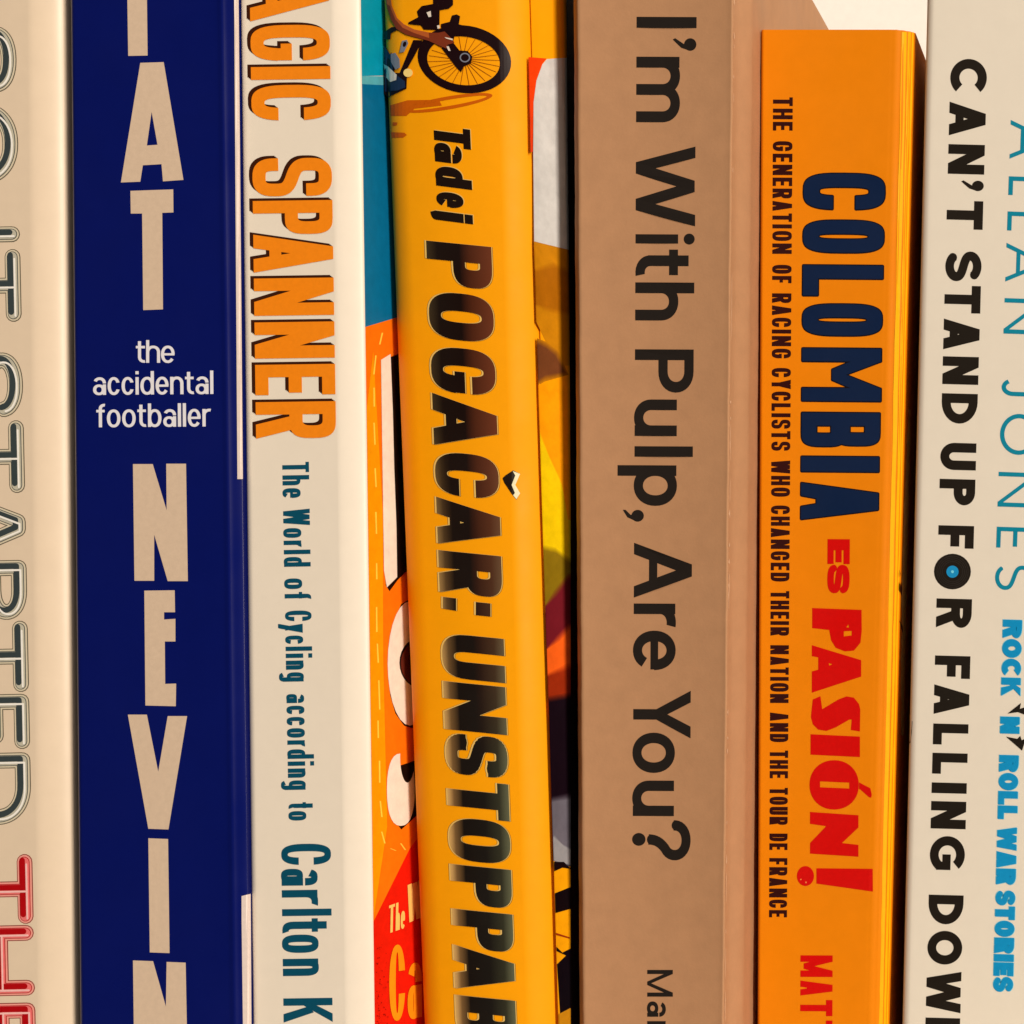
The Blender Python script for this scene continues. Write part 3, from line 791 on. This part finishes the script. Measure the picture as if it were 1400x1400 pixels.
# ------------------------------------------------------------------ book 5: brown kraft cover
kraft = mat('kraft_board', (181, 126, 82), .75, .07, 220, .06, spec=.2, bscale=1800)
b5 = Book('thick matte brown book with plain black writing, between the two orange books', ((787, 0), (795, 1400)), ((1005, 0), (992, 1400)), .010, .270, .15, kraft,
          rl=(.0019, .0034), pl=1.25, rr=(.0005, .0005), bulge=-.0011, ridges=((.0001, .0004, .00012),), wob=.00006, thick=.0018, seed=5, flare=(.0022, .0022, .006))
PU = dict(s=.182, b=.158, n=2.1, xh=.72, k=.56, th=.9, desc=.29, dot=.5, apex=1.15, abar=.26, dk=.8, wq=1.05)
L5 = Line((870.5, 23), (865, 1175), 82, 77.5, PU)
pu = [('I', 23, 38), ("'", 52, 70), ('m', 77.5, 167), ('W', 200, 309), ('i', 319, 334), ('t', 341, 377), ('h', 386, 438), ('P', 477.5, 536.5), ('u', 546, 596), ('l', 610, 624.3), ('p', 636, 691.5),
      (',', 697, 714), ('A', 742, 817), ('r', 825, 859), ('e', 862, 916), ('Y', 944, 1009), ('o', 1001.5, 1056.5), ('u', 1067, 1115.5), ('?', 1124, 1175)]
bkm = ink('black_matte', (32, 24, 18), .7)
pr_obj('title_lettering', b5, [(L5.letters(pu), bkm, 1)])
pr_obj('author_lettering', b5, [(Line((885, 1326), (885, 1410), 35, style=dict(PU, s=.16, b=.14, n=2.15)).letters([('M', 1326, 1362.5), ('a', 1369, 1390), ('r', 1396, 1410)], mv=.0), bkm, 1)])
# rubbed edge where the spine meets the board
ch = []
y = -60
while y < 1480:
    y += random.expovariate(1 / 30) + 6
    l = random.choice((6, 10, 18, 40, 70)) * random.uniform(.6, 1.3); n_ = max(4, int(l / 4)); A_, B_ = [], []
    ww = random.uniform(.35, 1.0)
    for k in range(n_ + 1):
        yy = y + l * k / n_; cx = 1005 - 13 * yy / 1400 - .7; t = math.sin(math.pi * k / n_) ** .5
        A_.append((cx - ww * t * random.uniform(.2, 1.3) - .05, yy)); B_.append((cx + ww * t * random.uniform(.1, .9) + .05, yy))
    ch.append(([A_ + B_[::-1]], ())); y += l
bare = ink('bare_board', (206, 152, 108), .8)
for c_ in ch: pr_obj('scuff', b5, [([c_], bare, 1)])

# ------------------------------------------------------------------ book 6: orange book whose top edge shows
org = mat('orange_matte', (228, 121, 0), .55, .035, 220, .015, spec=.08)
b6 = Book('short orange book with navy and red capitals, its top edge showing against the wall', ((1041, 43), (1036, 1400)), ((1252, 43), (1216, 1400)), .024, .2444, .13, org,
          rl=(.0007, .0007), rr=(.0048, .0026), pr=1.5, ridges=((.0036, .0003, .00022), (.0024, .0004, .00028), (.0012, .0003, .0002)), thick=.0005)
mar = ink('maroon_black', (48, 10, 8), .5)
SB = dict(s=.205, b=.17, n=2.8, k=.6, cut=.13, abar=.2, apex=1.0, term=(-5, -5), dk=.65, nd=1.0)
L = Line((1057, 133), (1051.5, 1254), 27, 24.5, SB)
W6 = [('THE', 133, 178.5), ('GENERATION', 193, 347), ('OF', 362, 387), ('RACING', 401, 490), ('CYCLISTS', 503, 616), ('WHO', 629.5, 679), ('CHANGED', 691, 795), ('THEIR', 808, 869), ('NATION', 882, 961),
      ('AND', 974, 1014.5), ('THE', 1026, 1064), ('TOUR', 1077, 1127.5), ('DE', 1139.5, 1162), ('FRANCE', 1173, 1254)]
pr_obj('subtitle_lettering', b6, [(L.words(W6, .26), mar, 1)])
CO = dict(s=.165, b=.19, n=3.3, k=.5, cut=.14, abar=.2, apex=1.3, abw=1.15, dk=.5, mv=.38, oi=3.2, aleg=1.0)
L = Line((1099, 240), (1095, 710), 111, 105, CO)
co = [('C', 237, 286), ('O', 301, 345), ('L', 362.5, 404), ('O', 415.5, 458.5), ('M', 476, 548), ('B', 564, 610), ('I', 624, 644.5), ('A', 660, 710)]
gl = L.letters(co)
dk = ink('blue_black', (14, 10, 16), .5)
outl = [([p for dx, dy in ((-1.6, 0), (1.6, 0), (0, -1.6), (0, 1.6), (1.1, 1.1), (-1.1, -1.1), (1.1, -1.1), (-1.1, 1.1)) for p in shift([g_], dx, dy)[0][0]], ()) for g_ in gl]
pr_obj('title_lettering', b6, [(outl, dk, 1), (gl, ink('navy', (10, 28, 54), .5), 2)])
red = ink('red', (204, 8, 4), .5)
ES = dict(s=.5, b=.28, n=2.6, term=(-5, -5), ss=.8, sb=1.0)
g = Line((1131.5, 737), (1131, 811), 30.5, style=ES).letters([('E', 737, 771), ('S', 772, 811)], ss=.62, sb=1.05)
z4 = lambda p: sc(p, 1050, 550, 4)
z5 = lambda p: sc(p, 1050, 850, 4)
z6 = lambda p: sc(p, 1050, 1050, 4)
g += [([z4([(242, 1125), (512, 1135), (513, 1250), (506, 1315), (470, 1358), (420, 1362), (370, 1342), (345, 1300), (335, 1245), (242, 1235)])], [z4([(415, 1252), (458, 1250), (458, 1275), (415, 1280)]), z4([(428, 1230), (441, 1215), (443, 1232)])]),
      ([z5([(240, 128), (510, 210), (510, 300), (240, 388), (240, 272), (275, 262), (275, 195), (240, 188)])], [z5([(333, 226), (352, 232), (335, 240)])]),
      ([z5([(245, 425), (287, 407), (297, 478), (385, 425), (430, 408), (470, 415), (498, 450), (505, 480), (503, 600), (453, 592), (458, 535), (445, 535), (370, 578), (320, 597), (275, 590), (245, 560), (235, 520)])], ()),
      ([z5([(233, 615), (503, 628), (503, 740), (233, 727)])], ()),
      ([z5(ell(227, 757, 497, 1027, 2.1, 40))], [z5([(285, 873), (445, 880), (445, 912), (285, 905)])]),
      ([z5([(499, 878), (520, 890), (560, 910), (568, 945), (565, 962), (553, 960), (506, 918), (498, 915)])], ()),
      ([z5([(230, 1040), (495, 1058), (495, 1125), (405, 1210), (495, 1220), (495, 1285), (230, 1268), (230, 1210), (318, 1118), (230, 1105)])], ()),
      ([z6([(265, 548), (573, 551), (574, 676), (265, 632)])], ()),
      ([z6(ell(158, 536, 252, 645))], ())]
pr_obj('red_lettering', b6, [(g, red, 1), ([([z6(ell(176, 605, 184, 613, N=8))], ()), ([z6(ell(204, 620, 212, 630, N=8))], ())], ink('speck', (240, 130, 60), .5), 2)], grid=3)
MT = dict(s=.2, b=.2, n=2.8, apex=1.05, mv=.1, aleg=.95)
pr_obj('author_lettering', b6, [(Line((1094.5, 1306), (1094, 1420), 44, style=MT).letters([('M', 1306, 1335.5), ('A', 1340.5, 1361), ('T', 1367, 1389), ('T', 1395, 1417)]), red, 1)])
# rubbed folds along the right edge, their bright highlight painted in as yellow
lit_rub = []
for o0, o1, ca, cb_ in ((19, 3.2, 6.5, 1.0), (10.5, 1.8, 4.0, 1.0), (5, 1, 2.2, 1)):
    A_, B_ = [], []
    y = 44
    while y < 1500:
        xr_ = 1252 - 36 * (y - 43) / 1357; k = 1 - .25 * (y / 1400)
        A_.append((xr_ - (o0 + random.uniform(-.5, .5)) * k, y)); B_.append((xr_ - (o0 - ca + random.uniform(-.4, .4)) * k, y)); y += random.uniform(14, 40)
    lit_rub.append(([A_ + B_[::-1]], ()))
pr_obj('rubbed_lit_edge', b6, [(lit_rub, ink('rubbed_highlight', (246, 164, 6), .5), 1)], grid=3)
# creased, torn edge of the cover on the right
tear = []
pts_a, pts_b = [], []
y = 560
while y < 1010:
    k = (y - 560) / 450
    cx = 1243 - 10 * k
    pts_a.append((cx - 1.2 - 3.5 * math.sin(k * math.pi) + random.uniform(-.7, .7), y)); pts_b.append((cx + 2.2 + random.uniform(-1, .6), y)); y += random.uniform(7, 16)
pr_obj('torn_edge', b6, [([(pts_a + pts_b[::-1], ())] and [([pts_a + pts_b[::-1]], ())], ink('torn_paper', (226, 178, 100), .8), 1),
                         ([([[(1229, 778), (1230.5, 784), (1229.5, 790)]], ()), ([[(1231, 795), (1233, 806), (1232, 815), (1230.6, 806)]], ()), ([[(1229.8, 848), (1233.4, 856), (1234, 866), (1231.5, 858)]], ())], mar, 2)], surf='side')

# ------------------------------------------------------------------ book 7: off-white paperback at the right
b7 = Book('off-white book with bold black capitals and teal lettering, right of the short orange book', ((1268, 0), (1234, 1400)), ((1560, 0), (1530, 1400)), .022, .2535, .13,
          mat('off_white_card', (225, 203, 171), .5, .02, 240, .012), rl=(.0016, .0012), rr=(.003, .0015), thick=.0006)
AJ = dict(s=.265, b=.25, n=2.0, k=.6, geo=True, abar=.17, apex=1.15, aleg=1.15, term=(28, 25), dk=.85, ss=.95, sb=.95, abw=.9, ur=1.0)
L7 = Line((1300, 80), (1265.3, 1400), 50, 47.3, AJ)
cj = [('C', 80, 128.5), ('A', 139, 185), ('N', 197, 237.5), ("'", 246, 261), ('T', 274, 313), ('S', 343, 384), ('T', 390, 427.5), ('A', 435.5, 477.5), ('N', 487, 525), ('D', 537.5, 578.5), ('U', 605, 642),
      ('P', 654.5, 690), ('F', 718, 749), ('R', 818, 857.5), ('F', 896, 927), ('A', 935.5, 976), ('L', 989, 1017.5), ('L', 1029, 1057.5), ('I', 1069.5, 1084), ('N', 1095, 1132.5), ('G', 1142.5, 1190.5),
      ('D', 1223, 1263), ('O', 1272, 1318), ('W', 1327.5, 1384), ('N', 1391, 1430)]
black = ink('black', (30, 22, 14), .5)
g = L7.letters(cj)
rec = [sc(ell(908, 828, 1110, 1023), 1050, 550, 4)]
rc = lambda r: [[(1302.3 + r * math.cos(t), 781.6 + r * math.sin(t)) for t in [2 * math.pi * k / 40 for k in range(40)]]]
grooves = [(rc(r), rc(r - .35)) for r in (21.5, 19, 16.5, 14)]
pr_obj('title_lettering', b7, [(g, black, 1), ([(rec, ())], black, 1), (grooves, ink('groove', (62, 52, 44), .4), 2), ([(rc(8.3), ())], ink('record_blue', (24, 132, 168), .5), 3), ([(rc(2), ())], ink('record_pale', (120, 200, 210), .5), 4)])
tl = ink('teal', (0, 122, 134), .5)
AT = dict(s=.115, b=.115, n=2.0, geo=True, apex=1.0, abar=.27, ur=1.2, k=.55, term=(25, 25), aleg=1.0, nd=1.1)
g = Line((1382, 165), (1360, 805), 53, 51, AT).letters([('A', 164, 217), ('L', 241, 266.5), ('L', 289, 315), ('A', 332, 385), ('N', 407.5, 456), ('J', 517, 541), ('O', 565, 621), ('N', 645, 692.5), ('E', 720, 748.5), ('S', 772, 806)])
pr_obj('author_lettering', b7, [(g, tl, 1)])
RR = dict(s=.37, b=.3, n=2.05, k=.66, geo=True, abar=.14, apex=1.1, term=(20, 18), dk=.9, ss=.85, sb=.92, aleg=1.1, nd=1.0, abw=.7, wq=.85)
LR = Line((1371.5, 847), (1357.8, 1355), 26, 27, RR)
w7 = [('ROCK', 847, 951), ('N', 979.5, 1002.5), ('ROLL', 1032, 1119.5), ('WAR', 1130.5, 1209), ('STORIES', 1217, 1355.5)]
g = LR.words(w7, .06)
bolts = [([[(1377.5, 975.5), (1396, 961), (1394.5, 969), (1404, 966), (1401, 977), (1392, 973.5)]], ()), ([[(1375.5, 1007), (1391, 1010), (1395, 1006), (1397, 1012), (1403, 1009), (1397.5, 1026)]], ())]
pr_obj('subtitle_lettering', b7, [(shift(g, .8, .5) + shift(g, -.8, -.4), ink('pale_cyan', (120, 190, 190), .5), 1), (g, ink('cyan_blue', (14, 132, 168), .5), 2), (bolts, black, 2)])
pr_obj('edge_mark', b7, [([([[(1243.5, 985), (1247.5, 986), (1246.5, 1003), (1244.5, 1016), (1242.8, 1016)]], ())], black, 1)])
